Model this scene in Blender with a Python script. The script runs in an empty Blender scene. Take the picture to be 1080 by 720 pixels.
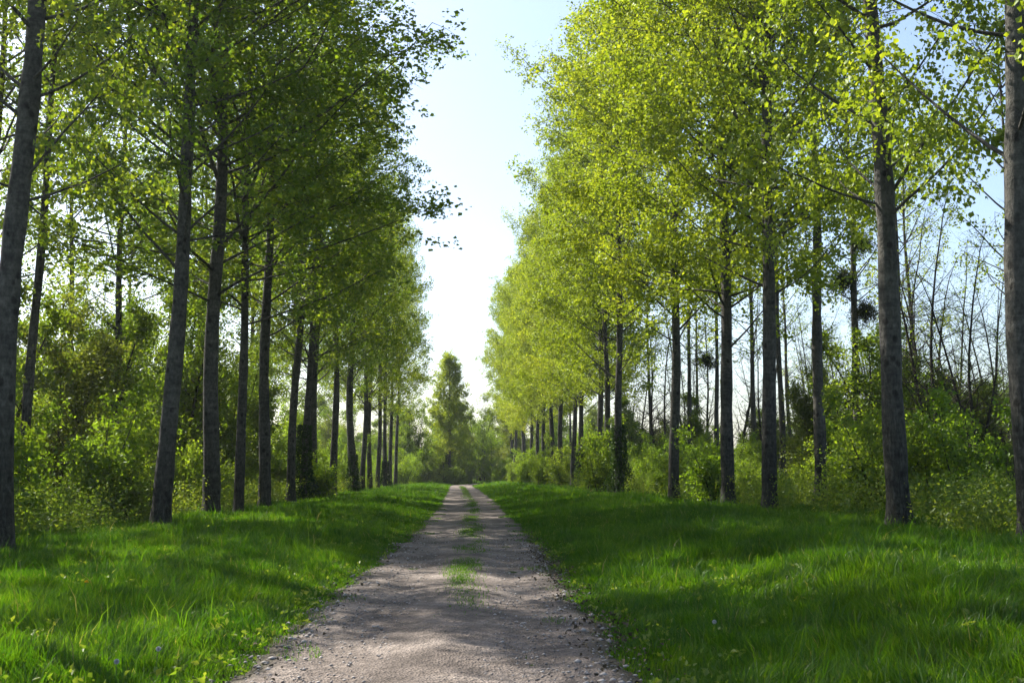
import bpy, math, random
import numpy as np
from mathutils import Vector

rng = np.random.default_rng(11)
random.seed(11)
S = bpy.context.scene
COL = S.collection
R = math.radians
PI = math.pi

# ------------------------------------------------------------------ helpers
def mesh_from(name, verts, quads=None, tris=None, mat=None, smooth=False, mats=None, midx=None):
    """one mesh out of numpy arrays"""
    me = bpy.data.meshes.new(name)
    verts = np.asarray(verts, dtype=np.float32).reshape(-1, 3)
    nq = 0 if quads is None else len(quads)
    nt = 0 if tris is None else len(tris)
    me.vertices.add(len(verts))
    me.vertices.foreach_set('co', verts.ravel())
    idx = []
    if nq: idx.append(np.asarray(quads, dtype=np.int32).ravel())
    if nt: idx.append(np.asarray(tris, dtype=np.int32).ravel())
    idx = np.concatenate(idx)
    me.loops.add(len(idx))
    me.loops.foreach_set('vertex_index', idx)
    me.polygons.add(nq + nt)
    starts = np.concatenate([np.arange(nq) * 4, nq * 4 + np.arange(nt) * 3]).astype(np.int32)
    me.polygons.foreach_set('loop_start', starts)
    if smooth:
        me.polygons.foreach_set('use_smooth', np.ones(nq + nt, dtype=bool))
    for m in (mats or ([mat] if mat else [])):
        me.materials.append(m)
    if midx is not None:
        me.polygons.foreach_set('material_index', np.asarray(midx, dtype=np.int32))
    me.update(calc_edges=True)
    return me

def link(name, me, parent=None, loc=(0, 0, 0), rot=(0, 0, 0), scale=(1, 1, 1)):
    o = bpy.data.objects.new(name, me)
    COL.objects.link(o)
    o.location, o.rotation_euler, o.scale = loc, rot, scale
    if parent: o.parent = parent
    return o

def tag(o, label=None, cat=None, group=None, kind=None):
    if label: o['label'] = label
    if cat: o['category'] = cat
    if group: o['group'] = group
    if kind: o['kind'] = kind
    return o

class Tubes:
    """collects tapered tubes as quads"""
    def __init__(self): self.v, self.q, self.n = [], [], 0
    def add(self, pts, rad, sides=6):
        pts = np.asarray(pts, float); rad = np.asarray(rad, float); n = len(pts)
        t = np.gradient(pts, axis=0); t /= np.linalg.norm(t, axis=1)[:, None] + 1e-9
        m = t.mean(0)
        ref = np.array([1., 0, 0]) if abs(m[0]) < .8 * np.linalg.norm(m) else np.array([0, 1., 0])
        u = np.cross(t, ref); u /= np.linalg.norm(u, axis=1)[:, None]
        w = np.cross(t, u)
        a = np.arange(sides) * 2 * PI / sides
        ring = pts[:, None, :] + rad[:, None, None] * (np.cos(a)[None, :, None] * u[:, None, :] + np.sin(a)[None, :, None] * w[:, None, :])
        self.v.append(ring.reshape(-1, 3))
        i = np.arange(n - 1)[:, None] * sides; j = np.arange(sides)[None, :]; k = (j + 1) % sides
        self.q.append((np.stack([i + j, i + k, i + sides + k, i + sides + j], -1).reshape(-1, 4)) + self.n)
        self.n += n * sides
    def mesh(self, name, mat):
        return mesh_from(name, np.concatenate(self.v), quads=np.concatenate(self.q), mat=mat, smooth=True)

def unit(v): return v / (np.linalg.norm(v, axis=-1, keepdims=True) + 1e-9)

def leaf_arrays(c, size, r, droop=.35, wide=.85, fold=.18, up=.0):
    """folded leaf blades (two triangles each) at the points c"""
    n = len(c)
    d = unit(r.normal(size=(n, 3)) + np.array([0, 0, -droop]))          # midrib
    nn = unit(np.cross(d, r.normal(size=(n, 3))) + np.array([0, 0, up]))
    s = unit(np.cross(d, nn))
    L = (size * r.uniform(.45, 1.35, n))[:, None]
    W = L * wide * .5
    base = c
    lft = c + d * L * .36 + s * W + nn * L * fold
    rgt = c + d * L * .36 - s * W + nn * L * fold
    tip = c + d * L
    v = np.stack([base, lft, tip, rgt], 1).reshape(-1, 3)
    i = np.arange(n)[:, None] * 4
    t = np.concatenate([i + np.array([[0, 2, 1]]), i + np.array([[0, 3, 2]])], 1).reshape(-1, 3)
    return v, t

def smooth01(t):
    t = np.clip(t, 0, 1); return t * t * (3 - 2 * t)

def vnoise(x, y, seed=0):
    """cheap smooth 2-D value noise in 0..1"""
    xi = np.floor(x).astype(np.int64); yi = np.floor(y).astype(np.int64)
    fx = x - xi; fy = y - yi
    fx = fx * fx * (3 - 2 * fx); fy = fy * fy * (3 - 2 * fy)
    def h(a, b):
        k = (a * 374761393 + b * 668265263 + seed * 1442695041) & 0x7fffffff
        k = ((k ^ (k >> 13)) * 1274126177) & 0x7fffffff
        return ((k ^ (k >> 16)) & 0xffff) / 65535.
    return (h(xi, yi) * (1 - fx) + h(xi + 1, yi) * fx) * (1 - fy) + (h(xi, yi + 1) * (1 - fx) + h(xi + 1, yi + 1) * fx) * fy

# ------------------------------------------------------------------ materials
def mat_new(name):
    m = bpy.data.materials.new(name); m.use_nodes = True
    nt = m.node_tree; nt.nodes.clear()
    out = nt.nodes.new('ShaderNodeOutputMaterial')
    return m, nt, out

def ramp(nt, stops, fac=None):
    n = nt.nodes.new('ShaderNodeValToRGB')
    e = n.color_ramp.elements
    while len(e) < len(stops): e.new(.5)
    for el, (p, c) in zip(e, stops):
        el.position = p; el.color = (*c, 1)
    if fac is not None: nt.links.new(fac, n.inputs[0])
    return n

def noise(nt, vec, scale, detail=3, rough=.55):
    n = nt.nodes.new('ShaderNodeTexNoise')
    n.inputs['Scale'].default_value = scale; n.inputs['Detail'].default_value = detail; n.inputs['Roughness'].default_value = rough
    if vec is not None: nt.links.new(vec, n.inputs['Vector'])
    return n

def mixc(nt, f, a, b, mode='MIX'):
    n = nt.nodes.new('ShaderNodeMix'); n.data_type = 'RGBA'; n.blend_type = mode
    for sock, val in ((n.inputs[0], f), (n.inputs[6], a), (n.inputs[7], b)):
        if hasattr(val, 'links'): nt.links.new(val, sock)
        elif isinstance(val, (int, float)): sock.default_value = val
        else: sock.default_value = (*val, 1)
    return n.outputs[2]

def leaf_mat(name, c1, c2, c3, trans=1.5, tmix=.5, gloss=.022, noise_scale=.35, old=(.30, .22, .05), old_share=.0):
    """thin leaf: reflects on the lit side, glows through from behind; colour varies leaf by leaf"""
    m, nt, out = mat_new(name); L = nt.links.new
    geo = nt.nodes.new('ShaderNodeNewGeometry'); oi = nt.nodes.new('ShaderNodeObjectInfo'); tc = nt.nodes.new('ShaderNodeTexCoord')
    n = noise(nt, tc.outputs['Object'], noise_scale, 2)
    a = nt.nodes.new('ShaderNodeMath'); a.operation = 'MULTIPLY_ADD'; a.inputs[1].default_value = .50
    L(geo.outputs['Random Per Island'], a.inputs[0])
    b = nt.nodes.new('ShaderNodeMath'); b.operation = 'MULTIPLY_ADD'; b.inputs[1].default_value = .75; b.inputs[2].default_value = -.25
    L(n.outputs[0], b.inputs[0]); L(b.outputs[0], a.inputs[2])
    cc = nt.nodes.new('ShaderNodeMath'); cc.operation = 'MULTIPLY_ADD'; cc.inputs[1].default_value = .34
    L(oi.outputs['Random'], cc.inputs[0])
    L(a.outputs[0], cc.inputs[2])
    stops = [(.0, c1), (.5, c2), (1., c3)]
    r = ramp(nt, stops, cc.outputs[0])
    col = r.outputs[0]
    if old_share:
        f1 = nt.nodes.new('ShaderNodeMath'); f1.operation = 'MULTIPLY'; f1.inputs[1].default_value = 37.7; L(geo.outputs['Random Per Island'], f1.inputs[0])
        f2 = nt.nodes.new('ShaderNodeMath'); f2.operation = 'FRACT'; L(f1.outputs[0], f2.inputs[0])
        f3 = nt.nodes.new('ShaderNodeMath'); f3.operation = 'LESS_THAN'; f3.inputs[1].default_value = old_share; L(f2.outputs[0], f3.inputs[0])
        col = mixc(nt, f3.outputs[0], col, old)
    dif = nt.nodes.new('ShaderNodeBsdfDiffuse'); tr = nt.nodes.new('ShaderNodeBsdfTranslucent')
    gl = nt.nodes.new('ShaderNodeBsdfGlossy'); gl.inputs['Roughness'].default_value = .45
    gl.inputs['Color'].default_value = (.8, .85, .8, 1)
    L(col, dif.inputs[0])
    tcol = mixc(nt, 1., col, (trans, trans * .95, trans * .35), 'MULTIPLY')
    L(tcol, tr.inputs[0])
    mx = nt.nodes.new('ShaderNodeMixShader'); mx.inputs[0].default_value = tmix
    L(dif.outputs[0], mx.inputs[1]); L(tr.outputs[0], mx.inputs[2])
    m2 = nt.nodes.new('ShaderNodeMixShader'); m2.inputs[0].default_value = gloss
    L(mx.outputs[0], m2.inputs[1]); L(gl.outputs[0], m2.inputs[2])
    L(m2.outputs[0], out.inputs[0])
    return m

LEAF_POPLAR = leaf_mat('poplar_leaf', (.075, .118, .010), (.150, .208, .018), (.285, .320, .034), trans=2.0, tmix=.48, gloss=.03)
LEAF_SHADED = leaf_mat('shaded_poplar_leaf', (.045, .095, .012), (.092, .148, .016), (.200, .235, .026), trans=2.1, tmix=.48, gloss=.03)  # darker copy of the poplar leaf; the row's shade is put into the colour
LEAF_UNDER = leaf_mat('understory_leaf', (.040, .080, .009), (.080, .130, .012), (.150, .190, .024), trans=2.4, tmix=.55)
LEAF_SHRUB = leaf_mat('shrub_leaf', (.050, .098, .010), (.100, .165, .014), (.180, .230, .028), trans=2.4, tmix=.55)
LEAF_WEED = leaf_mat('weed_leaf', (.052, .105, .012), (.098, .160, .020), (.185, .215, .040), trans=1.8, tmix=.5)
LEAF_IVY = leaf_mat('ivy_leaf', (.012, .030, .006), (.024, .055, .010), (.050, .090, .014), trans=1.2, tmix=.3, gloss=.015)
LEAF_FAR = leaf_mat('far_wood_leaf', (.055, .085, .018), (.095, .130, .022), (.150, .175, .032), trans=1.8, tmix=.5)
LEAF_MISTLE = leaf_mat('mistletoe_leaf', (.018, .026, .010), (.030, .042, .012), (.050, .060, .018), trans=1.2, tmix=.3)
GRASS_M = leaf_mat('grass_blade', (.012, .042, .002), (.031, .088, .004), (.088, .152, .010), trans=2.2, tmix=.52, gloss=.016, noise_scale=.6, old=(.15, .15, .06), old_share=.014)

def bark_mat(name, dark, mid, pale, moss=.0, ring=1.1):
    m, nt, out = mat_new(name); L = nt.links.new
    tc = nt.nodes.new('ShaderNodeTexCoord')
    mp = nt.nodes.new('ShaderNodeMapping'); mp.inputs['Scale'].default_value = (1, 1, .6)
    L(tc.outputs['Object'], mp.inputs[0])
    n1 = noise(nt, mp.outputs[0], 14, 5, .65)
    n2 = noise(nt, tc.outputs['Object'], 1.6, 3)
    mp2 = nt.nodes.new('ShaderNodeMapping'); mp2.inputs['Scale'].default_value = (1, 1, .13)
    L(tc.outputs['Object'], mp2.inputs[0])
    vf = nt.nodes.new('ShaderNodeTexVoronoi'); vf.feature = 'DISTANCE_TO_EDGE'; vf.inputs['Scale'].default_value = 15     # long fissures
    wob = mixc(nt, .12, mp2.outputs[0], n1.outputs['Color'], 'ADD'); L(wob, vf.inputs['Vector'])
    mp3 = nt.nodes.new('ShaderNodeMapping'); mp3.inputs['Scale'].default_value = (1, 1, .75)
    L(tc.outputs['Object'], mp3.inputs[0])
    vs = nt.nodes.new('ShaderNodeTexVoronoi'); vs.inputs['Scale'].default_value = 3.4                                       # dark diamond scars
    wob2 = mixc(nt, .10, mp3.outputs[0], n1.outputs['Color'], 'ADD'); L(wob2, vs.inputs['Vector'])
    n3 = ramp(nt, [(.02, (0, 0, 0)), (.16, (1, 1, 1))], vf.outputs['Distance'])
    r1 = ramp(nt, [(.3, dark), (.52, mid), (.75, pale)], n1.outputs[0])
    sp = nt.nodes.new('ShaderNodeSeparateXYZ'); L(tc.outputs['Object'], sp.inputs[0])
    foot = nt.nodes.new('ShaderNodeMapRange'); foot.inputs[1].default_value = .3; foot.inputs[2].default_value = 3.5; foot.inputs[3].default_value = .75; foot.inputs[4].default_value = .10
    L(sp.outputs[2], foot.inputs[0])
    r3 = ramp(nt, [(.0, (.42, .41, .40)), (1, (1, 1, 1))], n3.outputs[0])
    mp5 = nt.nodes.new('ShaderNodeMapping'); mp5.inputs['Scale'].default_value = (.6, .6, 5.)
    L(tc.outputs['Object'], mp5.inputs[0]); n5 = noise(nt, mp5.outputs[0], 1.6, 4, .7)
    r5 = ramp(nt, [(.38, (.66, .66, .67)), (.56, (1.05, 1.05, 1.05))], n5.outputs[0])
    r1c = mixc(nt, .75, r1.outputs[0], r5.outputs[0], 'MULTIPLY')
    c = mixc(nt, foot.outputs[0], r1c, r3.outputs[0], 'MULTIPLY')
    r4 = ramp(nt, [(.15, (.22, .21, .20)), (.27, (1, 1, 1))], vs.outputs['Distance'])
    c = mixc(nt, .85, c, r4.outputs[0], 'MULTIPLY')
    r2 = ramp(nt, [(.35, (.62, .62, .62)), (.7, (1.15, 1.12, 1.05))], n2.outputs[0])
    c = mixc(nt, 1., c, r2.outputs[0], 'MULTIPLY')
    mr = nt.nodes.new('ShaderNodeMapRange'); mr.inputs[1].default_value = .2; mr.inputs[2].default_value = 3.2; mr.inputs[3].default_value = .75; mr.inputs[4].default_value = moss
    L(sp.outputs[2], mr.inputs[0])
    mn = nt.nodes.new('ShaderNodeMath'); mn.operation = 'MULTIPLY'; L(mr.outputs[0], mn.inputs[0]); L(n2.outputs[0], mn.inputs[1])
    c = mixc(nt, mn.outputs[0], c, (.030, .034, .016))        # green algae towards the foot
    p = nt.nodes.new('ShaderNodeBsdfPrincipled'); p.inputs['Roughness'].default_value = .9
    p.inputs['Specular IOR Level'].default_value = .2
    L(c, p.inputs['Base Color'])
    ad = nt.nodes.new('ShaderNodeMath'); ad.operation = 'ADD'; L(n1.outputs[0], ad.inputs[0]); fm = nt.nodes.new('ShaderNodeMath'); fm.operation = 'MULTIPLY'; L(n3.outputs[0], fm.inputs[0]); L(foot.outputs[0], fm.inputs[1]); L(fm.outputs[0], ad.inputs[1])
    bp = nt.nodes.new('ShaderNodeBump'); bp.inputs['Strength'].default_value = 1.; bp.inputs['Distance'].default_value = .045
    L(ad.outputs[0], bp.inputs['Height']); L(bp.outputs[0], p.inputs['Normal'])
    L(p.outputs[0], out.inputs[0])
    return m
BARK = bark_mat('poplar_bark', (.045, .043, .038), (.092, .088, .078), (.155, .150, .132), .05)
BARK_DARK = bark_mat('wood_bark', (.022, .019, .015), (.050, .043, .034), (.095, .085, .07), .1)

def ground_mat():
    m, nt, out = mat_new('soil_and_turf'); L = nt.links.new
    tc = nt.nodes.new('ShaderNodeTexCoord')
    n1 = noise(nt, tc.outputs['Object'], .8, 4); n2 = noise(nt, tc.outputs['Object'], 14, 5, .7)
    r1 = ramp(nt, [(.3, (.020, .036, .008)), (.55, (.034, .060, .010)), (.75, (.055, .070, .020))], n1.outputs[0])
    r2 = ramp(nt, [(.3, (.6, .55, .5)), (.7, (1.25, 1.2, 1.1))], n2.outputs[0])
    c = mixc(nt, 1., r1.outputs[0], r2.outputs[0], 'MULTIPLY')
    p = nt.nodes.new('ShaderNodeBsdfPrincipled'); p.inputs['Roughness'].default_value = 1; p.inputs['Specular IOR Level'].default_value = .1
    L(c, p.inputs['Base Color'])
    bp = nt.nodes.new('ShaderNodeBump'); bp.inputs['Strength'].default_value = .7; bp.inputs['Distance'].default_value = .05
    L(n2.outputs[0], bp.inputs['Height']); L(bp.outputs[0], p.inputs['Normal'])
    L(p.outputs[0], out.inputs[0]); return m

def track_mat():
    m, nt, out = mat_new('worn_gravel'); L = nt.links.new
    tc = nt.nodes.new('ShaderNodeTexCoord'); at = nt.nodes.new('ShaderNodeAttribute'); at.attribute_name = 'lateral'
    big = noise(nt, tc.outputs['Object'], .9, 4, .6)
    med = noise(nt, tc.outputs['Object'], 6, 4, .65)
    vo = nt.nodes.new('ShaderNodeTexVoronoi'); vo.inputs['Scale'].default_value = 42; L(tc.outputs['Object'], vo.inputs['Vector'])
    vo2 = nt.nodes.new('ShaderNodeTexVoronoi'); vo2.inputs['Scale'].default_value = 16; L(tc.outputs['Object'], vo2.inputs['Vector'])
    base = ramp(nt, [(.28, (.072, .058, .049)), (.5, (.142, .118, .101)), (.72, (.240, .204, .176))], big.outputs[0])
    st = ramp(nt, [(0, (.55, .53, .52)), (.5, (1, 1, 1)), (1, (1.45, 1.42, 1.4))], vo.outputs['Color'])
    c = mixc(nt, .75, base.outputs[0], st.outputs[0], 'MULTIPLY')
    md = ramp(nt, [(.35, (.66, .63, .60)), (.6, (1.08, 1.06, 1.05))], med.outputs[0])
    c = mixc(nt, .8, c, md.outputs[0], 'MULTIPLY')
    # dark crumbly soil at the edges and between the wheel tracks
    ad = nt.nodes.new('ShaderNodeMath'); ad.operation = 'MULTIPLY_ADD'; ad.inputs[1].default_value = .9; ad.inputs[2].default_value = -.45
    L(med.outputs[0], ad.inputs[0])
    s2 = nt.nodes.new('ShaderNodeMath'); s2.operation = 'ADD'; L(ad.outputs[0], s2.inputs[0]); L(at.outputs['Fac'], s2.inputs[1])
    ed = ramp(nt, [(.62, (0, 0, 0)), (.98, (1, 1, 1))], s2.outputs[0])
    c = mixc(nt, ed.outputs[0], c, (.060, .052, .034))
    p = nt.nodes.new('ShaderNodeBsdfPrincipled'); p.inputs['Roughness'].default_value = .92; p.inputs['Specular IOR Level'].default_value = .25
    L(c, p.inputs['Base Color'])
    h = nt.nodes.new('ShaderNodeMath'); h.operation = 'ADD'; L(vo.outputs['Distance'], h.inputs[0]); L(vo2.outputs['Distance'], h.inputs[1])
    h2 = nt.nodes.new('ShaderNodeMath'); h2.operation = 'ADD'; L(h.outputs[0], h2.inputs[0]); L(med.outputs[0], h2.inputs[1])
    bp = nt.nodes.new('ShaderNodeBump'); bp.inputs['Strength'].default_value = .9; bp.inputs['Distance'].default_value = .025
    L(h2.outputs[0], bp.inputs['Height']); L(bp.outputs[0], p.inputs['Normal'])
    L(p.outputs[0], out.inputs[0]); return m

def plain_mat(name, c1, c2, scale=8, rough=.9):
    m, nt, out = mat_new(name); L = nt.links.new
    geo = nt.nodes.new('ShaderNodeNewGeometry')
    r = ramp(nt, [(0, c1), (1, c2)], geo.outputs['Random Per Island'])
    p = nt.nodes.new('ShaderNodeBsdfPrincipled'); p.inputs['Roughness'].default_value = rough; p.inputs['Specular IOR Level'].default_value = .25
    L(r.outputs[0], p.inputs['Base Color']); L(p.outputs[0], out.inputs[0]); return m

# ------------------------------------------------------------------ the lie of the land
CY = np.array([-40, 0, 8.6, 20, 31, 60, 110, 150, 165, 180, 200, 225, 260, 320.])
CX = np.array([-.6, -.42, -.25, .0, .2, .3, .0, -.45, -.2, 1.6, 6.5, 15, 30, 60.])
def c_of(y):
    y = np.asarray(y, float)
    return (np.interp(y - 4, CY, CX) + np.interp(y, CY, CX) + np.interp(y + 4, CY, CX)) / 3
def half_w(y, side):
    y = np.asarray(y, float)
    return 1.62 + .16 * (vnoise(y * .9 + 40 * side, y * 0 + 3.3, 5) - .5) * 2 + .12 * (vnoise(y * 3.3 + 9 * side, y * 0 + 1.3, 6) - .5) * 2
def ground_z(x, y):
    x = np.asarray(x, float); y = np.asarray(y, float)
    l = x - c_of(y)
    z = np.where(l < 0, .16 * smooth01((-l - 1.9) / 3.2), .46 * smooth01((l - 1.9) / 4.6))
    b = smooth01((np.abs(l) - 2.2) / 2.)
    z = z + b * (.16 * (vnoise(x * .35, y * .35, 1) - .5) + .10 * (vnoise(x * 1.1, y * 1.1, 2) - .5))
    z = z - 1.0 * smooth01((-l - 19) / 4.) * smooth01((46 + l) / 6.)          # bed of the ditch behind the shaded wood
    return z

def sheet(name, xs, ys, mat, zf):
    X, Y = np.meshgrid(xs, ys)
    Z = zf(X, Y)
    nx, ny = len(xs), len(ys)
    i = np.arange(ny - 1)[:, None] * nx; j = np.arange(nx - 1)[None, :]
    q = np.stack([i + j, i + j + 1, i + nx + j + 1, i + nx + j], -1).reshape(-1, 4)
    return mesh_from(name, np.stack([X, Y, Z], -1).reshape(-1, 3), quads=q, mat=mat, smooth=True)

xs = np.unique(np.concatenate([[-900, -500, -250, -120, -80], np.arange(-60, -20, 2.), np.arange(-20, 26, .4), np.arange(26, 62, 2.), [80, 120, 250, 500, 900]]))
ys = np.unique(np.concatenate([[-500, -200, -80], np.arange(-30, 60, .6), np.arange(60, 240, 1.5), np.arange(240, 330, 6), [400, 600, 900, 1500]]))
tag(link('ground', sheet('ground', xs, ys, ground_mat(), ground_z)), kind='structure')

# track: a strip with two shallow wheel ruts, ragged edges
def track_mesh():
    yy = np.unique(np.concatenate([np.arange(-12, 45, .12), np.arange(45, 120, .4), np.arange(120, 262, 1.)]))
    n = 29
    u = np.linspace(-1, 1, n)
    c = c_of(yy)[:, None]
    w = np.where(u[None, :] < 0, half_w(yy, -1)[:, None], half_w(yy, 1)[:, None])
    X = c + u[None, :] * w; Y = np.repeat(yy[:, None], n, 1)
    l = X - c
    Z = .030 + .032 * np.exp(-(l / .4) ** 2) - .026 * np.exp(-((np.abs(l) - .85) / .3) ** 2) + .02 * (vnoise(X * 2.2, Y * 1.4, 8) - .5) + .012 * (vnoise(X * 7, Y * 7, 9) - .5)
    Z = Z * (1 - smooth01((np.abs(u)[None, :] - .86) / .14)) + .004
    i = np.arange(len(yy) - 1)[:, None] * n; j = np.arange(n - 1)[None, :]
    q = np.stack([i + j, i + j + 1, i + n + j + 1, i + n + j], -1).reshape(-1, 4)
    me = mesh_from('track', np.stack([X, Y, Z], -1).reshape(-1, 3), quads=q, mat=track_mat(), smooth=True)
    lat = np.abs(u)[None, :] * np.ones((len(yy), 1))
    lat = np.maximum(smooth01((lat - .62) / .38), .62 * np.exp(-((l + .0) / .24) ** 2) * smooth01((Y - 10) / 8))
    a = me.attributes.new('lateral', 'FLOAT', 'POINT'); a.data.foreach_set('value', lat.astype(np.float32).ravel())
    return me
tag(link('track', track_mesh()), kind='structure')

# ------------------------------------------------------------------ grass
def grass_mesh():
    P, Hh, Wd = [], [], []
    def verge(y0, y1, dens, wid, xl, xr):
        for side, lim in ((-1, xl), (1, xr)):
            n = int(dens * (y1 - y0) * (lim - 1.5))
            y = rng.uniform(y0, y1, n); l = rng.uniform(1.38, lim, n)
            hw = half_w(y, side)
            e = l - hw
            keep = (e > -.02) | (rng.random(n) < np.clip(.34 + e * 1.6, 0, 1) * .35)
            x = c_of(y) + side * l
            patch = vnoise(x * .8, y * .5, 21); fine = vnoise(x * 2.6, y * 2.6, 22)
            keep &= rng.random(n) < .35 + 1.0 * fine + .9 * smooth01(e / .8) * .4
            grow = smooth01((e + .15) / 1.1)
            h = (.045 + (.10 + .17 * patch) * grow * (.40 + .9 * fine)) * rng.uniform(.55, 1.3, n)
            tall = rng.random(n) < .02
            h = np.where(tall & (e > .6), h * 1.9, h)
            P.append(np.stack([x, y, ground_z(x, y) - .01], 1)[keep]); Hh.append(h[keep]); Wd.append((wid * rng.uniform(.7, 1.3, n))[keep])
    verge(5.2, 10, 2200, .0085, 5.2, 6.0)
    verge(10, 16, 1700, .0105, 8.2, 9.6)
    verge(16, 26, 1000, .014, 10.5, 12)
    verge(26, 45, 420, .018, 10.5, 12)
    verge(45, 80, 190, .030, 10.5, 12)
    verge(80, 175, 60, .055, 10, 12)
    # turf creeping over the edge of the gravel
    n = 26000
    y = 6 + 60 * rng.random(n) ** 1.6; sd = rng.choice([-1, 1], n); l = rng.uniform(.95, 1.75, n)
    x = c_of(y) + sd * l
    keep = vnoise(x * 2.1, y * .9, 51) > .50 + .38 * (1.6 - l) / .6
    P.append(np.stack([x, y, np.maximum(ground_z(x, y), .012)], 1)[keep]); Hh.append(rng.uniform(.02, .075, n)[keep]); Wd.append((.0075 * np.maximum(1, y / 14))[keep])
    # strip between the wheel tracks and a few tufts in the gravel
    for y0, y1, dn, wid in ((12.3, 22, 620, .008), (22, 45, 330, .014), (45, 150, 70, .035)):
        n = int(dn * (y1 - y0) * .9)
        y = rng.uniform(y0, y1, n); l = rng.normal(.06, .15, n) + .16 * (vnoise(y * .5, y * 0 + 7.7, 33) - .5) * 2
        x = c_of(y) + l
        f = vnoise(x * 1.6, y * .55, 31)
        keep = rng.random(n) < smooth01((f - (.30 if y0 < 20 else -.05)) / .5) * smooth01((y - 11.8) / 5.)
        h = (.020 + .042 * f) * rng.uniform(.5, 1.3, n)
        P.append(np.stack([x, y, np.full(n, .046)], 1)[keep]); Hh.append(h[keep]); Wd.append(np.full(n, wid)[keep])
    # the clearing at the far end
    n = 9000
    y = rng.uniform(170, 215, n); x = c_of(y) + rng.uniform(-16, 16, n)
    keep = np.abs(x - c_of(y)) > 1.7
    P.append(np.stack([x, y, ground_z(x, y)], 1)[keep]); Hh.append(rng.uniform(.2, .45, n)[keep]); Wd.append(np.full(n, .08)[keep])
    P = np.concatenate(P); h = np.concatenate(Hh)[:, None]; w = np.concatenate(Wd)[:, None]
    n = len(P)
    a = rng.uniform(0, 2 * PI, n); d = np.stack([np.cos(a), np.sin(a), np.zeros(n)], 1)
    clump = vnoise(P[:, 0] * 1.7, P[:, 1] * 1.7, 44) * 4 * PI
    b = unit(np.stack([np.cos(clump), np.sin(clump), np.zeros(n)], 1) + rng.normal(0, .8, (n, 3)) * np.array([1, 1, 0]))
    bend = h * rng.uniform(.12, .75, (n, 1))
    z = np.array([0, 0, 1.])
    mid = P + z * h * .58 + b * bend * .32
    tip = P + z * h * (1 - .25 * bend / h) + b * bend
    v = np.stack([P - d * w * .5, P + d * w * .5, mid - d * w * .42, mid + d * w * .42, tip], 1).reshape(-1, 3)
    i = np.arange(n)[:, None] * 5
    # broad-leaved herbs among the blades: rosettes of five to nine leaves
    nr = 3800
    y = 6 + 34 * rng.random(nr) ** 1.5; sd = rng.choice([-1, 1], nr); l = rng.uniform(1.5, 10, nr); x = c_of(y) + sd * l
    ok = (np.abs(x) < y * .55 + 2) & (vnoise(x * .9, y * .9, 53) > .45)
    rc = np.stack([x, y, ground_z(x, y) + rng.uniform(.03, .16, nr)], 1)[ok].repeat(7, 0)
    rc = rc + rng.normal(0, .035, rc.shape) * np.array([1, 1, .5])
    hv, ht = leaf_arrays(rc, .06, rng, droop=-.3, wide=.6, up=1.2)
    return mesh_from('grass', np.concatenate([v, hv]), quads=i + np.array([[0, 1, 3, 2]]), tris=np.concatenate([i + np.array([[2, 3, 4]]), ht + len(v)]), mats=[GRASS_M, LEAF_WEED],
                     midx=np.concatenate([np.zeros(2 * n, int), np.ones(len(ht), int)]))
tag(link('grass', grass_mesh()), 'long green spring grass on both verges of the track', 'grass', kind='stuff')

# loose stones and leaf litter on the track
def stones(n, y0, y1, smin, smax, edge=False):
    y = y0 + (y1 - y0) * rng.random(n) ** 1.4
    l = rng.uniform(-1.5, 1.5, n) if not edge else np.where(rng.random(n) < .5, -1, 1) * rng.normal(1.5, .16, n)
    x = c_of(y) + l
    oct_ = np.array([[1, 0, 0], [0, 1, 0], [-1, 0, 0], [0, -1, 0], [.1, .1, .8], [0, 0, -1]], float)
    s = smin + (smax - smin) * rng.random(n) ** 3
    a = rng.uniform(0, 2 * PI, n); ca, sa = np.cos(a), np.sin(a)
    p = oct_[None] * rng.uniform(.6, 1.3, (n, 6, 1)) * np.array([1, .75, .55]) * s[:, None, None]
    q = np.stack([p[..., 0] * ca[:, None] - p[..., 1] * sa[:, None], p[..., 0] * sa[:, None] + p[..., 1] * ca[:, None], p[..., 2]], -1)
    q += np.stack([x, y, np.full(n, .034)], -1)[:, None, :]
    f = np.array([[0, 1, 4], [1, 2, 4], [2, 3, 4], [3, 0, 4], [1, 0, 5], [2, 1, 5], [3, 2, 5], [0, 3, 5]])
    t = (np.arange(n)[:, None, None] * 6 + f[None]).reshape(-1, 3)
    return q.reshape(-1, 3), t
v1, t1 = stones(9000, 5.5, 30, .006, .028); v2, t2 = stones(1200, 6, 26, .01, .05, True)
tag(link('gravel', mesh_from('gravel', np.concatenate([v1, v2]), tris=np.concatenate([t1, t2 + len(v1)]), mat=plain_mat('stone', (.13, .11, .10), (.36, .33, .30)))),
    'loose grey pebbles scattered over the worn track', 'gravel', kind='stuff')
def litter():
    n1, n2, n3 = 900, 700, 260
    y = np.concatenate([6 + 26 * rng.random(n1), rng.normal(19.5, 3.2, n2), rng.normal(11.5, 1.2, n3)])
    l = np.concatenate([np.where(rng.random(n1) < .45, -1, 1) * rng.normal(1.5, .22, n1), rng.normal(1.55, .2, n2), rng.normal(1.75, .25, n3)])
    x = c_of(y) + l
    c = np.stack([x, y, np.maximum(ground_z(x, y), .02) + rng.uniform(.01, .05, len(x))], 1)
    return leaf_arrays(c, .042, rng, droop=0, up=2., fold=.3)
v, t = litter()
tag(link('leaf_litter', mesh_from('leaf_litter', v, tris=t, mat=plain_mat('dead_leaf', (.030, .022, .012), (.16, .125, .075)))),
    'dark dead leaves and crumbs of soil along the edges of the track', 'leaf litter', kind='stuff')

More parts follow.
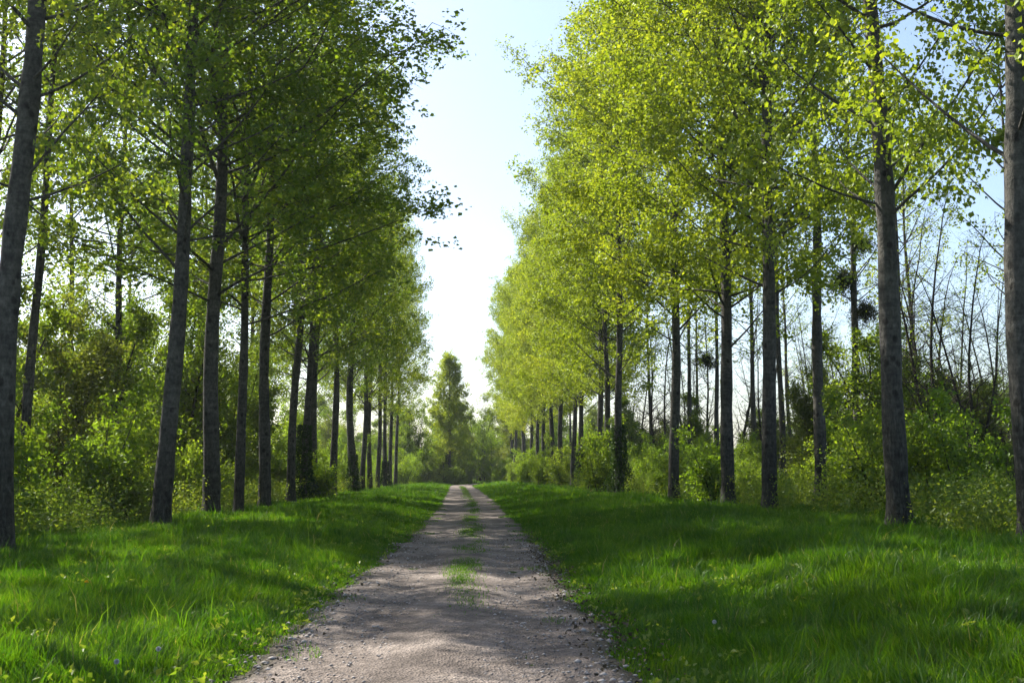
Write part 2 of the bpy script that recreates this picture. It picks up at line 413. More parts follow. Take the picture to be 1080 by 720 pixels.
# ------------------------------------------------------------------ plants: meshes made once, shared by the copies
def branch_path(p0, az, el, length, r, n=6, curve_up=.0, wob=.05):
    pts = [np.array(p0, float)]; d = np.array([math.cos(az) * math.cos(el), math.sin(az) * math.cos(el), math.sin(el)])
    st = length / (n - 1)
    for k in range(n - 1):
        d = d + np.array([0, 0, curve_up / (n - 1)]) + r.normal(0, wob, 3); d /= np.linalg.norm(d)
        pts.append(pts[-1] + d * st)
    return np.array(pts)

def poplar_parts(seed, H, cb, cr, n_limb, per_twig, leaf, twigs=8, shape='full', leafmat=LEAF_POPLAR, limb_el=(4, 44), sigma=.27, cone=False):
    r = np.random.default_rng(seed)
    zt = np.linspace(0, H, 26)
    ph = r.uniform(0, 6.28, 4)
    ax = np.stack([.10 * np.sin(zt * .22 + ph[0]) + .05 * np.sin(zt * .61 + ph[1]), .10 * np.sin(zt * .2 + ph[2]) + .05 * np.sin(zt * .55 + ph[3]), zt], 1)
    ax[:, :2] -= ax[0, :2]
    tr = .245 * (1 - .86 * (zt / H) ** 1.05) + .02 * r.uniform(-.4, .4, 26)
    def axis(z): return np.array([np.interp(z, zt, ax[:, 0]), np.interp(z, zt, ax[:, 1]), z])
    # trunk with root flare
    T = Tubes()
    zz = np.concatenate([[-.5, 0, .12, .3, .6, 1.0, 1.6], np.arange(2.3, H, .7), [H]])
    rr = np.interp(zz, zt, tr) + .10 * np.exp(-np.maximum(zz, 0) / .28) + .008 * r.normal(size=len(zz))
    T.add(np.array([axis(max(z, 0)) if z >= 0 else axis(0) + np.array([0, 0, z]) for z in zz]), rr, 14)
    tv = T.v[0].reshape(len(zz), 14, 3)                     # slightly fluted foot
    fl = 1 + (.16 * np.exp(-np.maximum(zz, 0) / .5))[:, None] * np.cos(np.arange(14) * 2 * PI / 14 * 5 + ph[0])[None]
    fl = fl + .035 * (vnoise(np.arange(14)[None] * .9 + 0 * zz[:, None], zz[:, None] * 1.1 + 0 * np.arange(14)[None], seed) - .5) * 2
    cen = tv.mean(1, keepdims=True); T.v[0] = (cen + (tv - cen) * fl[..., None]).reshape(-1, 3)
    trunk = T.mesh('poplar_trunk', BARK)
    B = Tubes(); C = []
    az = r.uniform(0, 6.28)
    hs = np.sort(cb - .6 + (H * .985 - cb + .6) * r.random(n_limb) ** .9)
    for k, h in enumerate(hs):
        az += 2.4 + r.normal(0, .35)
        t = (h - cb) / (H - cb)
        prof = cr * max(.25, min(1, .80 + 1.5 * t) * (1 - max(0, t - .55) ** 1.6 * 2.6)) * r.uniform(.62, 1.12)
        if cone: prof = cr * (1.02 - .86 * max(t, 0) ** 2.) * r.uniform(.62, 1.12)
        el = R(r.uniform(*limb_el) + 22 * max(t, 0))
        ln = prof / max(.5, math.cos(el))
        p = branch_path(axis(h), az, el, ln, r, 8, .35, .07)
        rb = min(.046, .011 + .0075 * ln)
        B.add(p, np.linspace(rb, .008, 8), 6)
        nt_ = max(3, int(twigs * ln / 4.5 + r.random()))
        for q in range(nt_):
            s = r.uniform(.22, 1) ** .8 * 7; i = int(min(6, s)); f = s - i
            b0 = p[i] * (1 - f) + p[i + 1] * f
            dl = p[i + 1] - p[i]; a0 = math.atan2(dl[1], dl[0]) + r.choice([-1, 1]) * r.uniform(.3, 1.3)
            tl = r.uniform(.55, 1.5) * (1.0 if ln > 2 else .7)
            tp = branch_path(b0, a0, R(r.uniform(-45, 42)), tl, r, 4, -.35, .16)
            B.add(tp, np.linspace(.011, .003, 4), 3)
            m = max(1, int(per_twig * tl / 1.1 / 12))
            s2 = r.uniform(.15, 1.05, m) * 3; i2 = np.minimum(2, s2.astype(int)); f2 = (s2 - i2)[:, None]
            c = tp[i2] * (1 - f2) + tp[i2 + 1] * f2
            c = c + r.normal(0, sigma, (m, 3)) * np.array([1, 1, .9])          # sprigs of a dozen leaves
            C.append(np.repeat(c, 12, 0) + r.normal(0, .115, (m * 12, 3)))
    # leafy leader
    m = per_twig * 8
    zl = r.uniform(H * .86, H * 1.02, m)
    C.append(np.stack([np.interp(zl, zt, ax[:, 0]), np.interp(zl, zt, ax[:, 1]), zl], 1) + r.normal(0, .45, (m, 3)))
    C = np.concatenate(C)
    v, t = leaf_arrays(C, leaf, r)
    return dict(trunk=trunk, limbs=B.mesh('poplar_limbs', BARK), crown=mesh_from('poplar_crown', v, tris=t, mat=leafmat), n=len(C), H=H)

POP = [poplar_parts(101, 29, 6.5, 4.9, 88, 116, .126),
       poplar_parts(102, 28, 6.2, 5.2, 86, 116, .126),
       poplar_parts(103, 30, 7.0, 4.8, 90, 116, .126),
       poplar_parts(104, 28, 6.3, 5.4, 88, 116, .126),
       poplar_parts(105, 29, 6.8, 4.6, 84, 116, .126)]
POP_AIRY = [poplar_parts(121, 28, 7.4, 4.9, 62, 80, .122, sigma=.24, leafmat=LEAF_SHADED),
            poplar_parts(122, 27, 7.0, 5.2, 60, 80, .122, sigma=.24, leafmat=LEAF_SHADED),
            poplar_parts(123, 29, 8.0, 4.8, 64, 80, .122, sigma=.24, leafmat=LEAF_SHADED),
            poplar_parts(124, 27, 7.2, 5.6, 62, 80, .122, sigma=.24, leafmat=LEAF_SHADED),
            poplar_parts(125, 28, 7.8, 4.6, 60, 80, .122, sigma=.24, leafmat=LEAF_SHADED)]
POP_FULL = poplar_parts(131, 22, 4.0, 3.9, 130, 92, .17, cone=True)
POP_THIN = [poplar_parts(111, 24, 9.5, 3.2, 44, 26, .125), poplar_parts(112, 23, 10, 3.0, 42, 22, .125)]
print('poplar leaves', [p['n'] for p in POP], [p['n'] for p in POP_THIN])

def ivy_mesh(seed, h, rbase, rtop, n, stem_r=.26):
    r = np.random.default_rng(seed)
    z = h * r.random(n) ** 1.25
    a = r.uniform(0, 2 * PI, n)
    lump = .65 + .7 * vnoise(a * 1.2, z * 1.3, seed)
    rad = stem_r + (rtop + (rbase - rtop) * np.exp(-z / (h * .35))) * lump * r.random(n) ** .6
    c = np.stack([rad * np.cos(a), rad * np.sin(a), z], 1)
    v, t = leaf_arrays(c, .11, r, droop=.6)
    return mesh_from('ivy', v, tris=t, mat=LEAF_IVY)
IVY = [ivy_mesh(1, 4.2, 1.0, .10, 5200), ivy_mesh(2, 3.0, .8, .06, 3200), ivy_mesh(3, 5.5, .45, .14, 3600), ivy_mesh(4, 1.2, .3, .03, 700)]

def poplar(x, y, dia, var, rz, lean=(0, 0), label=None, group=None, ivy=None, sc=1., wide=1., thin=False, name='poplar_tree', full=None):
    """a poplar: an Empty at its foot with trunk, branchwork and crown (and ivy)"""
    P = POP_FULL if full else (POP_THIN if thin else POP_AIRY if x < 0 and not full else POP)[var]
    root = bpy.data.objects.new(name, None); COL.objects.link(root)
    root.empty_display_size = .3
    root.location = (x, y, float(ground_z(x, y)))
    root.rotation_euler = (R(lean[1]), R(lean[0]), 0)
    tag(root, label, 'tree', group)
    k = dia / .49
    link('trunk', P['trunk'], root, rot=(0, 0, rz), scale=(k, k, sc))
    link('branchwork', P['limbs'], root, rot=(0, 0, rz), scale=(wide, wide, sc))
    link('crown', P['crown'], root, rot=(0, 0, rz), scale=(wide, wide, sc))
    if ivy is not None:
        link('ivy', IVY[ivy], root, rot=(0, 0, rz * 1.7))
    return root

F = 1130.
def at(px, d):
    a = math.atan((px - 540.) / F) + math.atan(50. / F)
    return math.tan(a) * d

SH, SU = 'poplars of the shaded row', 'poplars of the sunlit row'
LEFT = [  # px, depth, trunk diameter, lean, variant, ivy, crown width, label
 (7, 20.4, .50, .3, 0, None, .82, 'stout grey poplar nearest the camera in the shaded row, cut by the picture edge'),
 (174, 31.2, .54, 0.5, 1, None, 1.05, 'spotted-barked poplar second from the camera in the shaded row, forking into low limbs'),
 (227, 37.6, .58, 1.2, 3, None, 1.6, 'thick dark poplar third in the shaded row, foot wrapped in greenery, leaning to the track'),
 (255, 42.0, .39, .5, 2, None, 1.5, 'slim poplar fourth in the shaded row, between two thicker trunks'),
 (281.5, 47.5, .53, .5, 4, None, 1.15, 'thick poplar fifth in the shaded row, bare foot in the grass'),
 (309, 55, .46, 1.1, 0, None, 1.15, 'poplar sixth in the shaded row, leaning, just before the ivy bush'),
 (321, 60, .44, .6, 1, 0, 1.15, 'poplar of the shaded row with a dark ivy bush around its foot'),
 (333.5, 66, .48, .6, 3, None, 1.15, 'poplar just behind the ivy-footed one in the shaded row'),
 (353, 73, .50, .5, 2, None, 1.15, 'lone-standing poplar midway down the shaded row, ninth from the camera'),
 (373, 84, .66, .4, 4, 1, 1.0, 'broad double-looking poplar trunk, tenth in the shaded row'),
]
for i, (px, d, dia, ln, var, ivy, wd, lab) in enumerate(LEFT):
    poplar(at(px, d), d, dia, var, i * 1.13 + .4, (ln, random.uniform(-.5, .5)), lab, SH, ivy, 1 + .04 * ((i * 7) % 3 - 1), wd)
poplar(-9.6, 14.6, .5, 1, 3.3, (.3, 0), 'unseen poplar added before the one cut by the picture edge, shading the near track', SH, thin=True)  # out of view, added to cast dappled shade on the near track
for i, (px, d) in enumerate([(383, 93), (391.5, 101), (399, 109), (407, 119), (412.5, 128), (418, 139)]):
    poplar(at(px, d), d, .48, (i * 2 + 1) % 5, i * .9 + 2, (.4, 0), 'one of the last crowded poplars at the far end of the shaded row', SH, 1 if i == 3 else None)

RIGHT = [
 (1084, 17.9, .50, .9, 2, None, .95, 'poplar nearest the camera in the sunlit row, half cut by the picture edge'),
 (943, 23.2, .50, .0, 4, None, .9, 'tall straight grey poplar standing foremost and whole in the sunlit row'),
 (809, 33, .46, .8, 0, None, 1.0, 'poplar with weeds about its foot, next beyond the foremost whole sunlit one'),
 (766, 38.2, .49, .1, 1, None, 1.05, 'poplar with a dark clean foot at the grass edge, fourth in the sunlit row'),
 (709, 48.2, .48, -.2, 3, None, 1.1, 'poplar fifth in the sunlit row, dappled trunk rising out of bright brambles'),
 (652.5, 64.5, .50, -.1, 2, 0, 1.15, 'sunlit-row poplar with a big dark ivy mass up its lower trunk'),
 (640, 75, .48, .2, 4, None, 1.0, 'poplar just past the ivy-covered one in the sunlit row'),
 (631, 81, .48, .3, 0, None, 1.0, 'second poplar past the ivy-covered one in the sunlit row'),
 (612, 88, .47, .1, 1, 1, 1.0, 'poplar with small ivy tuft, nearer of the close pair in the sunlit row'),
 (603.5, 95, .47, .2, 3, None, 1.0, 'farther poplar of the close pair in the sunlit row'),
]
for i, (px, d, dia, ln, var, ivy, wd, lab) in enumerate(RIGHT):
    poplar(at(px, d), d, dia, var, i * 1.37 + 1.1, (ln, random.uniform(-.5, .5)), lab, SU, ivy, 1 + .04 * ((i * 5) % 3 - 1), wd)
for i, (px, d) in enumerate([(592, 103), (583, 112), (574, 122), (567, 133), (560, 143), (552, 150), (543, 158), (538, 170)]):
    poplar(at(px, d), d, .52 + .1 * (i == 5), (i * 3 + 2) % 5, i * .8 + 1, (.2, 0), 'one of the last crowded poplars at the far end of the sunlit row', SU)

BACK = 'poplars standing deeper in the wood'
BACKR = [
 (861, 39.8, .47, 1.9, 0, True, 'pale-footed poplar in the second line of the sunlit side, leaning outward'),
 (902, 51, .45, .3, 0, True, 'poplar in the wood carrying three dark mistletoe balls'),
 (949, 62, .42, .2, 1, True, 'thin poplar showing from behind the foremost whole sunlit trunk'),
 (822, 64, .42, .2, 1, True, 'thin poplar in the wood close behind the weed-footed sunlit poplar'),
 (794, 74, .42, .1, 0, True, 'thin poplar in the wood seen between two sunlit-row trunks'),
 (756, 84, .44, .1, 1, True, 'thin poplar in the wood with one mistletoe ball on its trunk'),
 (726, 82, .42, 1.2, 0, True, 'slightly tilted thin poplar in the wood behind the bright brambles'),
 (686, 100, .40, .0, 1, True, 'distant thin poplar in the wood behind the ivy-covered sunlit poplar'),
 (1069, 47, .30, .3, 0, True, 'slim dark poplar in the wood beside the cut-off nearest sunlit trunk'),
]
for i, (px, d, dia, ln, var, thin, lab) in enumerate(BACKR):
    poplar(at(px, d), d, dia, var, i * 1.9, (ln, 0), lab, BACK, None, 1, 1, thin)
for i, (x, y) in enumerate([(16, 120), (20, 140), (15.5, 108), (24, 110), (15, 152), (28, 92), (30, 70)]):
    poplar(x, y, .42, i % 2, i * 1.1, (0, 0), 'far slender poplar half hidden deep in the wood of the sunlit side', BACK, None, 1, 1, True)
BACKL = [
 (75, 56, .40, -1.0, 0, True, 'slim poplar in the wood beyond the nearest shaded trunk'),
 (30, 34, .34, 1.0, 1, True, 'leafy thin poplar close behind the nearest shaded trunk'),
 (205, 70, .40, 0, 1, True, 'thin poplar in the wood between the second and third shaded trunks'),
 (130, 80, .38, 1, 0, True, 'distant thin poplar in the wood before the second shaded trunk'),
]
for i, (px, d, dia, ln, var, thin, lab) in enumerate(BACKL):
    poplar(at(px, d), d, dia, var, i * 2.3 + .7, (ln, 0), lab, BACK, None, 1, 1, thin)

for i, (x, y) in enumerate([(-16.3, 27.5), (-16.5, 37), (-16, 50), (-16, 65), (-16, 80), (-15, 95), (-15, 110), (-15, 124)]):  # first one stands out of frame, added to shade the near verge
    poplar(x, y, .38, i % 5, i * 1.7 + .3, (0, 0), 'leafy poplar of the second line, standing in the thicket behind the shaded row', BACK, None, .96, 1)

# ------------------------------------------------------------------ shrubs, understory and bare trees
def woody(seed, H, stems, spread, leaf, n_leaf, mat, bark, fill='bush', nb_tree=26, ntw=4, sparse=1., stem_r=.03, low=.12):
    """several stems from one foot, forking into twigs that carry the leaves"""
    r = np.random.default_rng(seed)
    B = Tubes(); C = []
    for s in range(stems):
        az = r.uniform(0, 2 * PI)
        el = R(r.uniform(55, 86)) if fill != 'tree' else R(r.uniform(80, 89))
        hh = H * (r.uniform(.7, 1.05) if fill == 'tree' else r.uniform(.42, 1.2))
        p = branch_path((r.normal(0, .12 * stems ** .5), r.normal(0, .12 * stems ** .5), -.15), az, el, hh, r, 12, .25, .06)
        B.add(p, stem_r * (1 - .88 * np.linspace(0, 1, 12)), 6)
        nb = int((10 if fill != 'tree' else nb_tree))
        for b in range(nb):
            f = r.uniform(low, 1) * 11; i = int(min(10, f))
            b0 = p[i] + (p[i + 1] - p[i]) * (f - i)
            ln = spread * r.uniform(.5, 1.1) * (1.15 - .75 * f / 11)
            a2 = r.uniform(0, 2 * PI)
            q = branch_path(b0, a2, R(r.uniform(5, 55)), ln, r, 6, .3 if fill != 'bush' else -.15, .14)
            B.add(q, np.linspace(max(.006, stem_r * .35 * (1.1 - f / 12)), .003, 6), 4)
            for k in range(ntw):
                j = r.integers(1, 6)
                w = branch_path(q[j], r.uniform(0, 2 * PI), R(r.uniform(-20, 65)), ln * r.uniform(.25, .55), r, 4, .1, .2)
                B.add(w, np.linspace(.005, .002, 4), 3)
                m = max(1, int(n_leaf * sparse * r.uniform(.3, 1.6)))
                g = r.uniform(0.1, 1, m) * 3; gi = np.minimum(2, g.astype(int)); gf = (g - gi)[:, None]
                C.append(w[gi] * (1 - gf) + w[gi + 1] * gf + r.normal(0, .10 + .06 * ln, (m, 3)))
    C = np.concatenate(C)
    v, t = leaf_arrays(C, leaf, r, droop=.25, wide=.7)
    return dict(stem=B.mesh('woody_stem', bark), foliage=mesh_from('woody_foliage', v, tris=t, mat=mat), n=len(C))

SHRUB = [woody(201, 2.6, 9, 1.0, .105, 20, LEAF_SHRUB, BARK_DARK), woody(202, 3.6, 8, 1.3, .115, 22, LEAF_SHRUB, BARK_DARK),
         woody(203, 2.0, 10, .9, .075, 22, LEAF_UNDER, BARK_DARK), woody(204, 3.2, 11, 1.2, .105, 20, LEAF_UNDER, BARK_DARK)]
UNDER = [woody(211, 8, 3, 2.3, .125, 34, LEAF_UNDER, BARK_DARK, 'tree', 28, 6, 1, .08, .06), woody(212, 10, 3, 2.6, .13, 36, LEAF_UNDER, BARK_DARK, 'tree', 28, 6, 1, .10, .07),
         woody(213, 6.5, 4, 1.9, .115, 26, LEAF_SHRUB, BARK_DARK, 'tree', 26, 5, 1, .06, .05), woody(214, 9, 3, 2.3, .125, 34, LEAF_FAR, BARK_DARK, 'tree', 28, 6, 1, .08, .05)]
BARE = [woody(221, 13, 1, 2.8, .075, 2.2, LEAF_UNDER, BARK_DARK, 'tree', 44, 8, 1, .11, .2), woody(222, 11, 2, 2.4, .075, 3, LEAF_UNDER, BARK_DARK, 'tree', 36, 7, 1, .08, .15),
        woody(223, 14, 2, 3.0, .08, 1.5, LEAF_UNDER, BARK_DARK, 'tree', 38, 8, 1, .10, .25)]
print('woody', [d['n'] for d in SHRUB + UNDER + BARE])

def plant(kind, P, x, y, rz, s, label, cat, group, sz=None, stemname='stem'):
    root = bpy.data.objects.new(kind, None); COL.objects.link(root); root.empty_display_size = .3
    root.location = (x, y, float(ground_z(x, y))); root.rotation_euler = (0, 0, rz); root.scale = (s, s, sz or s)
    tag(root, label, cat, group)
    link(stemname, P['stem'], root); link('crown' if cat == 'tree' else 'foliage', P['foliage'], root)
    return root

# named bushes the photo shows one by one
B_ = 'bushes at the edge of the wood'
plant('bush', SHRUB[1], at(1020, 29), 29, .5, 1.0, 'rounded bright green bush beside the foremost whole sunlit poplar', 'bush', B_, 1.0)
plant('bush', SHRUB[3], at(985, 33), 33, 1.5, 1.0, 'bright bush at the back shoulder of the foremost whole sunlit poplar', 'bush', B_, .9)
plant('bush', SHRUB[3], at(636, 66), 67, 2.1, 1.15, 'fresh green bush leaning on the ivy-covered sunlit poplar', 'bush', B_, 1.35)
plant('bush', SHRUB[0], at(742, 42), 42, .3, 1.0, 'bush between the fourth and fifth trunks of the sunlit row', 'bush', B_, 1.1)
plant('bush', SHRUB[0], at(342, 61), 61, 1.9, 1.0, 'green bush at the grass edge beside the ivy-footed shaded poplar', 'bush', B_)
plant('bush', SHRUB[2], at(140, 33), 33.5, 2.9, 1.0, 'pale leafy bush at the foot of the second shaded poplar', 'bush', B_, .9)
plant('bush', SHRUB[3], at(480, 160), 168, 2.9, 1.3, 'bush beneath the lone far poplar at the bend of the track', 'bush', B_, 1.0)

def wood(side, y0, y1, n, x0, x1, kind, lib, label, cat, group, s0, s1, avoid=None):
    out = 0
    while out < n:
        y = random.uniform(y0, y1); x = side * random.uniform(x0, x1) + float(c_of(y)) * .3
        if abs(x) > y * .62 + 6: continue
        s = random.uniform(s0, s1)
        plant(kind, random.choice(lib), x, y, random.uniform(0, 6.28), s, label, cat, group, s * random.uniform(.85, 1.15)); out += 1
WL, WR = 'undergrowth of the shaded wood', 'undergrowth of the sunlit wood'
for i, (x, y) in enumerate([(7.6, 106), (8.6, 116), (7.2, 127), (8.4, 138), (6.8, 148), (8.2, 158), (6.2, 166), (9.5, 99), (5.6, 174), (7.5, 180)]):
    plant('bush', SHRUB[(1, 3, 0)[i % 3]], x, y, i * 1.9, .95 + .12 * (i % 4), 'bright bush crowding the feet of the last poplars of the sunlit row', 'bush', 'bushes at the far feet of the sunlit row')
for i, (x, y) in enumerate([(-6.5, 176), (-4.8, 180), (-1.2, 188), (1.0, 194), (8.5, 200), (11.5, 206), (-7.5, 158), (-8.2, 146), (4.2, 216), (5.4, 228), (3.4, 221)]):
    plant('bush', SHRUB[(3, 1)[i % 2]], x, y, i * 1.3, 1.25 + .15 * (i % 3), 'low bush about the bend where the track leaves the avenue', 'bush', 'bushes about the bend')
wood(-1, 20, 150, 64, 10.8, 19, 'shrub', SHRUB, 'leafy shrub in the tangle behind the shaded row of poplars', 'shrub', WL, .8, 1.25)
wood(1, 24, 165, 80, 10.8, 19, 'shrub', SHRUB, 'leafy shrub in the tangle behind the sunlit row of poplars', 'shrub', WR, .7, 1.15)
wood(-1, 29, 75, 56, 13, 36, 'young_tree', UNDER, 'young leafy tree in the wood behind the shaded row of poplars', 'tree', WL, .85, 1.3)
wood(-1, 60, 175, 40, 14, 46, 'young_tree', UNDER, 'young leafy tree in the wood behind the shaded row of poplars', 'tree', WL, 1.0, 1.6)
wood(1, 42, 175, 100, 16, 52, 'young_tree', UNDER, 'young leafy tree in the wood behind the sunlit row of poplars', 'tree', WR, .65, 1.15)
wood(1, 38, 120, 60, 17, 46, 'bare_tree', BARE, 'thin bare-twigged tree in the wood behind the sunlit row', 'tree', WR, 1.0, 1.45)
wood(-1, 38, 100, 10, 17, 34, 'bare_tree', BARE, 'thin bare-twigged tree in the wood behind the shaded row', 'tree', WL, .9, 1.3)

# the far end: a lone poplar at the bend, low trees to both sides of it
poplar(at(473, 174), 174, .6, 3, 1.0, (0, 0), 'lone far poplar with a dark ivied trunk at the bend of the track', 'poplars at the far end', 2, .95, .95, full=True)
poplar(at(482, 196), 196, .5, 1, 2.0, (0, 0), 'small far poplar just behind the lone poplar at the bend', 'poplars at the far end', 2, .66, .8, full=True)
far = [(-22, 168), (-18, 176), (-14, 170), (-11, 178), (-16, 186), (-8, 172), (-6.5, 180), (-12, 192), (-20, 196), (-4.5, 186), (-2, 190), (0, 196), (-6, 200), (13, 172), (15, 182), (12, 190), (17, 196), (14, 200), (20, 178),
       (22, 190), (20, 206), (26, 200), (-27, 180), (-26, 200), (3, 214), (-3, 216), (7, 220), (12, 226), (18, 230), (24, 226), (-10, 214), (-18, 214), (0, 232), (8, 240), (16, 244), (28, 240), (-9.5, 166), (-3.5, 178), (5.5, 192), (8, 186), (9.5, 196), (3, 204), (-1, 208), (10, 212), (4, 206), (5, 236), (3.2, 248), (6.5, 222)]
for i, (x, y) in enumerate(far):
    plant('far_tree', UNDER[i % 4], x, y, i * 1.3, random.uniform(1.15, 1.75), 'leafy tree in the hazy wood closing off the far end of the track', 'tree', 'trees at the far end')

# mistletoe balls
def mistletoe_mesh(seed):
    r = np.random.default_rng(seed); B = Tubes(); C = []
    for k in range(90):
        d = unit(r.normal(size=3)); ln = r.uniform(.5, 1.)
        p = np.array([d * ln * f + np.array([0, 0, -.12 * f * f]) + r.normal(0, .03, 3) for f in np.linspace(0, 1, 4)])
        B.add(p, np.linspace(.016, .006, 4), 3)
        C.append(p[1:].repeat(11, 0) + r.normal(0, .10, (33, 3)))
    v, t = leaf_arrays(np.concatenate(C), .11, r, droop=.1, wide=.4)
    return B.mesh('mistletoe_twigs', BARK_DARK), mesh_from('mistletoe_leaves', v, tris=t, mat=LEAF_MISTLE)
MT, ML = mistletoe_mesh(5)
for (px, py, d, s, lab) in [(893, 292, 51, 1.0, 'largest dark mistletoe ball on the mistletoe poplar, on its track side'), (915, 252, 51, .8, 'smaller mistletoe ball highest on the mistletoe poplar'),
                       (915, 326, 51, .95, 'ragged mistletoe ball lowest on the mistletoe poplar'), (746, 380, 84, 1.2, 'single mistletoe ball on a thin far trunk behind the fourth sunlit poplar')]:
    o = bpy.data.objects.new('mistletoe', None); COL.objects.link(o)
    o.location = (at(px, d), d - .1, 1.65 + (500 - py) * d / F); o.scale = (s, s, s); o.rotation_euler = (0, 0, px)
    tag(o, lab, 'mistletoe', 'mistletoe balls')
    link('twig_ball', MT, o); link('foliage', ML, o)

# weeds along the feet of the rows
def weeds():
    B = Tubes(); C = []
    r = np.random.default_rng(77)
    def bed(n, y0, y1, side, xa, xb, hmin, hmax, leaves, sides=3):
        for k in range(n):
            y = y0 + (y1 - y0) * r.random() ** 1.5; x = side * r.uniform(xa, xb)
            if abs(x) > y * .58 + 3: continue
            if vnoise(np.array([x * .5]), np.array([y * .35]), 61)[0] < .28: continue
            z = float(ground_z(x, y)); h = r.uniform(hmin, hmax)
            p = branch_path((x, y, z - .02), r.uniform(0, 6.28), R(r.uniform(66, 88)), h, r, 4, -.1, .1)
            B.add(p, np.linspace(.006, .002, 4), 3)
            m = int(leaves * h * r.uniform(.6, 1.4))
            s = r.uniform(.1, 1, m) * 3; i = np.minimum(2, s.astype(int)); f = (s - i)[:, None]
            C.append(p[i] * (1 - f) + p[i + 1] * f + r.normal(0, .10, (m, 3)) * np.array([1.2, 1.2, .6]))
    bed(1900, 15, 75, -1, 8.9, 13.5, .4, 1.5, 46)
    bed(2100, 17, 85, 1, 9.4, 15, .4, 1.4, 46)
    bed(420, 75, 165, -1, 8.6, 13, .6, 1.8, 60)
    bed(420, 80, 170, 1, 8.6, 14, .6, 1.8, 60)
    v, t = leaf_arrays(np.concatenate(C), .085, r, droop=.15, wide=.6, up=.6)
    sv = np.concatenate(B.v); sq = np.concatenate(B.q)
    me = mesh_from('undergrowth', np.concatenate([sv, v]), quads=sq, tris=t + len(sv), mat=LEAF_WEED)
    return me
tag(link('undergrowth', weeds()), 'tangle of weeds, nettles and bramble at the feet of the poplars', 'undergrowth', kind='stuff')

# water glimpsed through the shaded wood
wm, nt, out = mat_new('still_water')
p = nt.nodes.new('ShaderNodeBsdfPrincipled'); p.inputs['Base Color'].default_value = (.02, .03, .025, 1); p.inputs['Roughness'].default_value = .05
tc = nt.nodes.new('ShaderNodeTexCoord'); nz = noise(nt, tc.outputs['Object'], 2.5, 2); bp = nt.nodes.new('ShaderNodeBump'); bp.inputs['Strength'].default_value = .1
nt.links.new(nz.outputs[0], bp.inputs['Height']); nt.links.new(bp.outputs[0], p.inputs['Normal']); nt.links.new(p.outputs[0], out.inputs[0])
tag(link('water', sheet('water', np.array([-47., -34, -20]), np.array([0., 60, 120, 180]), wm, lambda x, y: x * 0 - .45)), kind='structure')

# dandelions in the near grass
def dandelion(x, y, h, clock, label):
    o = bpy.data.objects.new('dandelion', None); COL.objects.link(o)
    z = float(ground_z(x, y)); o.location = (x, y, z)
    tag(o, label, 'flower', 'dandelions in the grass')
    r = np.random.default_rng(int(x * 100) % 9999)
    T = Tubes(); p = branch_path((0, 0, -.01), r.uniform(0, 6), R(84), h, r, 5, 0, .04); T.add(p, np.full(5, .003), 5)
    link('stem', T.mesh('flower_stem', STEM_M), o)
    top = p[-1]
    if clock:
        n = 340; d = unit(r.normal(size=(n, 3))); B = Tubes()
        for k in range(n): B.add(np.array([top + d[k] * .004, top + d[k] * .020]), [.0006, .0018], 3)
        link('seed_head', B.mesh('seed_head', CLOCK_M), o)
    else:
        n = 90; a = r.uniform(0, 2 * PI, n); e = r.uniform(.05, 1.3, n)
        d = np.stack([np.cos(a) * np.cos(e), np.sin(a) * np.cos(e), np.sin(e)], 1)
        B = Tubes()
        for k in range(n): B.add(np.array([top, top + d[k] * .014, top + d[k] * .024]), [.001, .003, .0025], 4)
        link('flower_head', B.mesh('flower_head', FLOWER_M), o)
STEM_M = plain_mat('flower_stem', (.10, .16, .04), (.10, .16, .04)); CLOCK_M = plain_mat('seed_fluff', (.62, .62, .60), (.75, .75, .73)); FLOWER_M = plain_mat('yellow_petal', (.75, .42, .02), (.85, .52, .03))
dandelion(-4.4, 12.8, .34, False, 'orange-yellow dandelion flower in the grass of the shaded verge')
dandelion(-2.62, 8.5, .24, True, 'white dandelion clock nearer the corner, first of two by the shaded track edge')
dandelion(-2.46, 9.0, .26, True, 'white dandelion clock nearer the gravel, second of two by the shaded track edge')
dandelion(2.35, 10.1, .28, True, 'white dandelion clock in the bright grass of the sunlit verge')

# ------------------------------------------------------------------ the air
hm, nt, out = mat_new('hazy_air')
pv = nt.nodes.new('ShaderNodeVolumePrincipled'); pv.inputs['Color'].default_value = (.92, .95, 1, 1); pv.inputs['Density'].default_value = .0002; pv.inputs['Anisotropy'].default_value = .4
nt.links.new(pv.outputs[0], out.inputs['Volume'])
hv = np.array([[x, y, z] for z in (-3., 36.) for y in (-520., 1510.) for x in (-910., 910.)])
tag(link('haze', mesh_from('haze', hv, quads=np.array([[0, 2, 3, 1], [4, 5, 7, 6], [0, 1, 5, 4], [2, 6, 7, 3], [0, 4, 6, 2], [1, 3, 7, 5]]), mat=hm)), 'thin pale spring haze over the avenue', 'haze', kind='stuff')

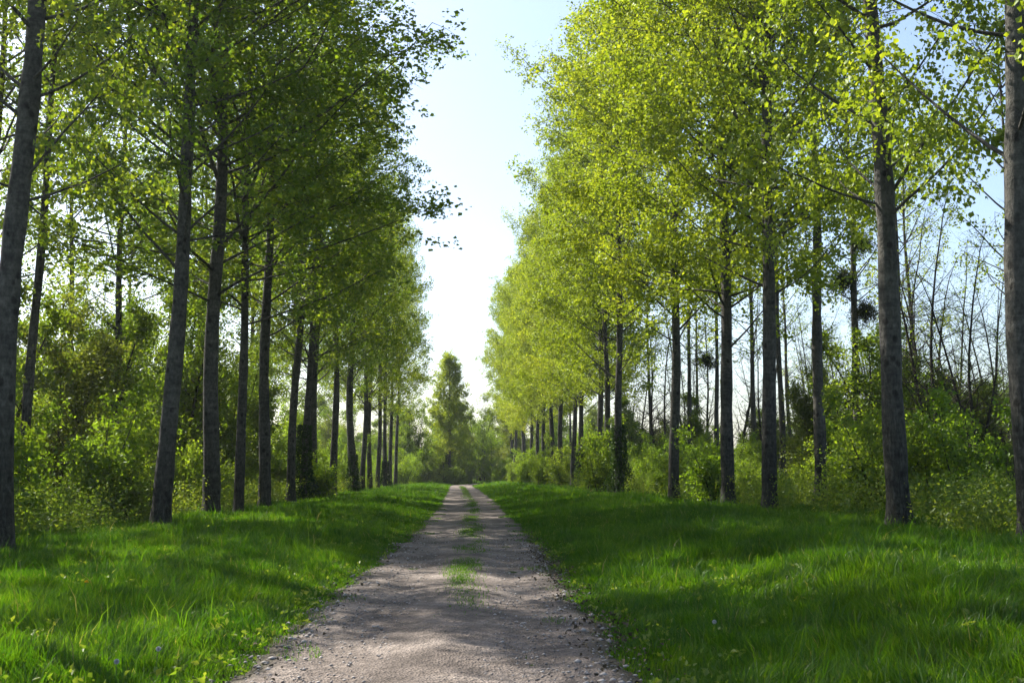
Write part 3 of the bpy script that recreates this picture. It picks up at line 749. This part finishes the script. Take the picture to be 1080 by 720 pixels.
# ------------------------------------------------------------------ light, sky, camera
SUN_AZ, SUN_EL = -49., 46.       # azimuth from the avenue's axis, negative towards the shaded row
s = Vector((math.sin(R(SUN_AZ)) * math.cos(R(SUN_EL)), math.cos(R(SUN_AZ)) * math.cos(R(SUN_EL)), math.sin(R(SUN_EL))))
sun = bpy.data.lights.new('sun', 'SUN'); sun.energy = 5.0; sun.angle = R(.45); sun.color = (1, .95, .86)
so = bpy.data.objects.new('sun', sun); COL.objects.link(so); so.rotation_euler = (-s).to_track_quat('-Z', 'Y').to_euler(); so.location = s * 100

W = bpy.data.worlds.new('World'); S.world = W; W.use_nodes = True
nt = W.node_tree; nt.nodes.clear()
sky = nt.nodes.new('ShaderNodeTexSky'); sky.sky_type = 'NISHITA'; sky.sun_disc = False
sky.sun_elevation = R(SUN_EL); sky.sun_rotation = R(SUN_AZ)
sky.air_density = 1.0; sky.dust_density = 2.0; sky.ozone_density = 1.2
bg = nt.nodes.new('ShaderNodeBackground'); bg.inputs['Strength'].default_value = .098
wo = nt.nodes.new('ShaderNodeOutputWorld')
nt.links.new(sky.outputs[0], bg.inputs[0]); nt.links.new(bg.outputs[0], wo.inputs[0])

cam = bpy.data.cameras.new('camera'); cam.sensor_width = 36; cam.lens = 36 * F / 1080; cam.clip_end = 3000; cam.clip_start = .1
co = bpy.data.objects.new('camera', cam); COL.objects.link(co)
co.location = (0, 0, 1.65); co.rotation_euler = (R(90 + 7.06), 0, R(-2.53))
S.camera = co

S.render.engine = 'CYCLES'
S.view_settings.view_transform = 'Standard'; S.view_settings.look = 'None'; S.view_settings.gamma = 1; S.view_settings.use_curve_mapping = False
S.view_settings.exposure = 1.46
cy = S.cycles
cy.max_bounces = 8; cy.diffuse_bounces = 2; cy.glossy_bounces = 2; cy.transmission_bounces = 4; cy.transparent_max_bounces = 4
cy.use_denoising = True
try: cy.denoiser = 'OPENIMAGEDENOISE'; cy.denoising_input_passes = 'RGB_ALBEDO_NORMAL'
except Exception as e: print(e)
cy.sample_clamp_indirect = 6
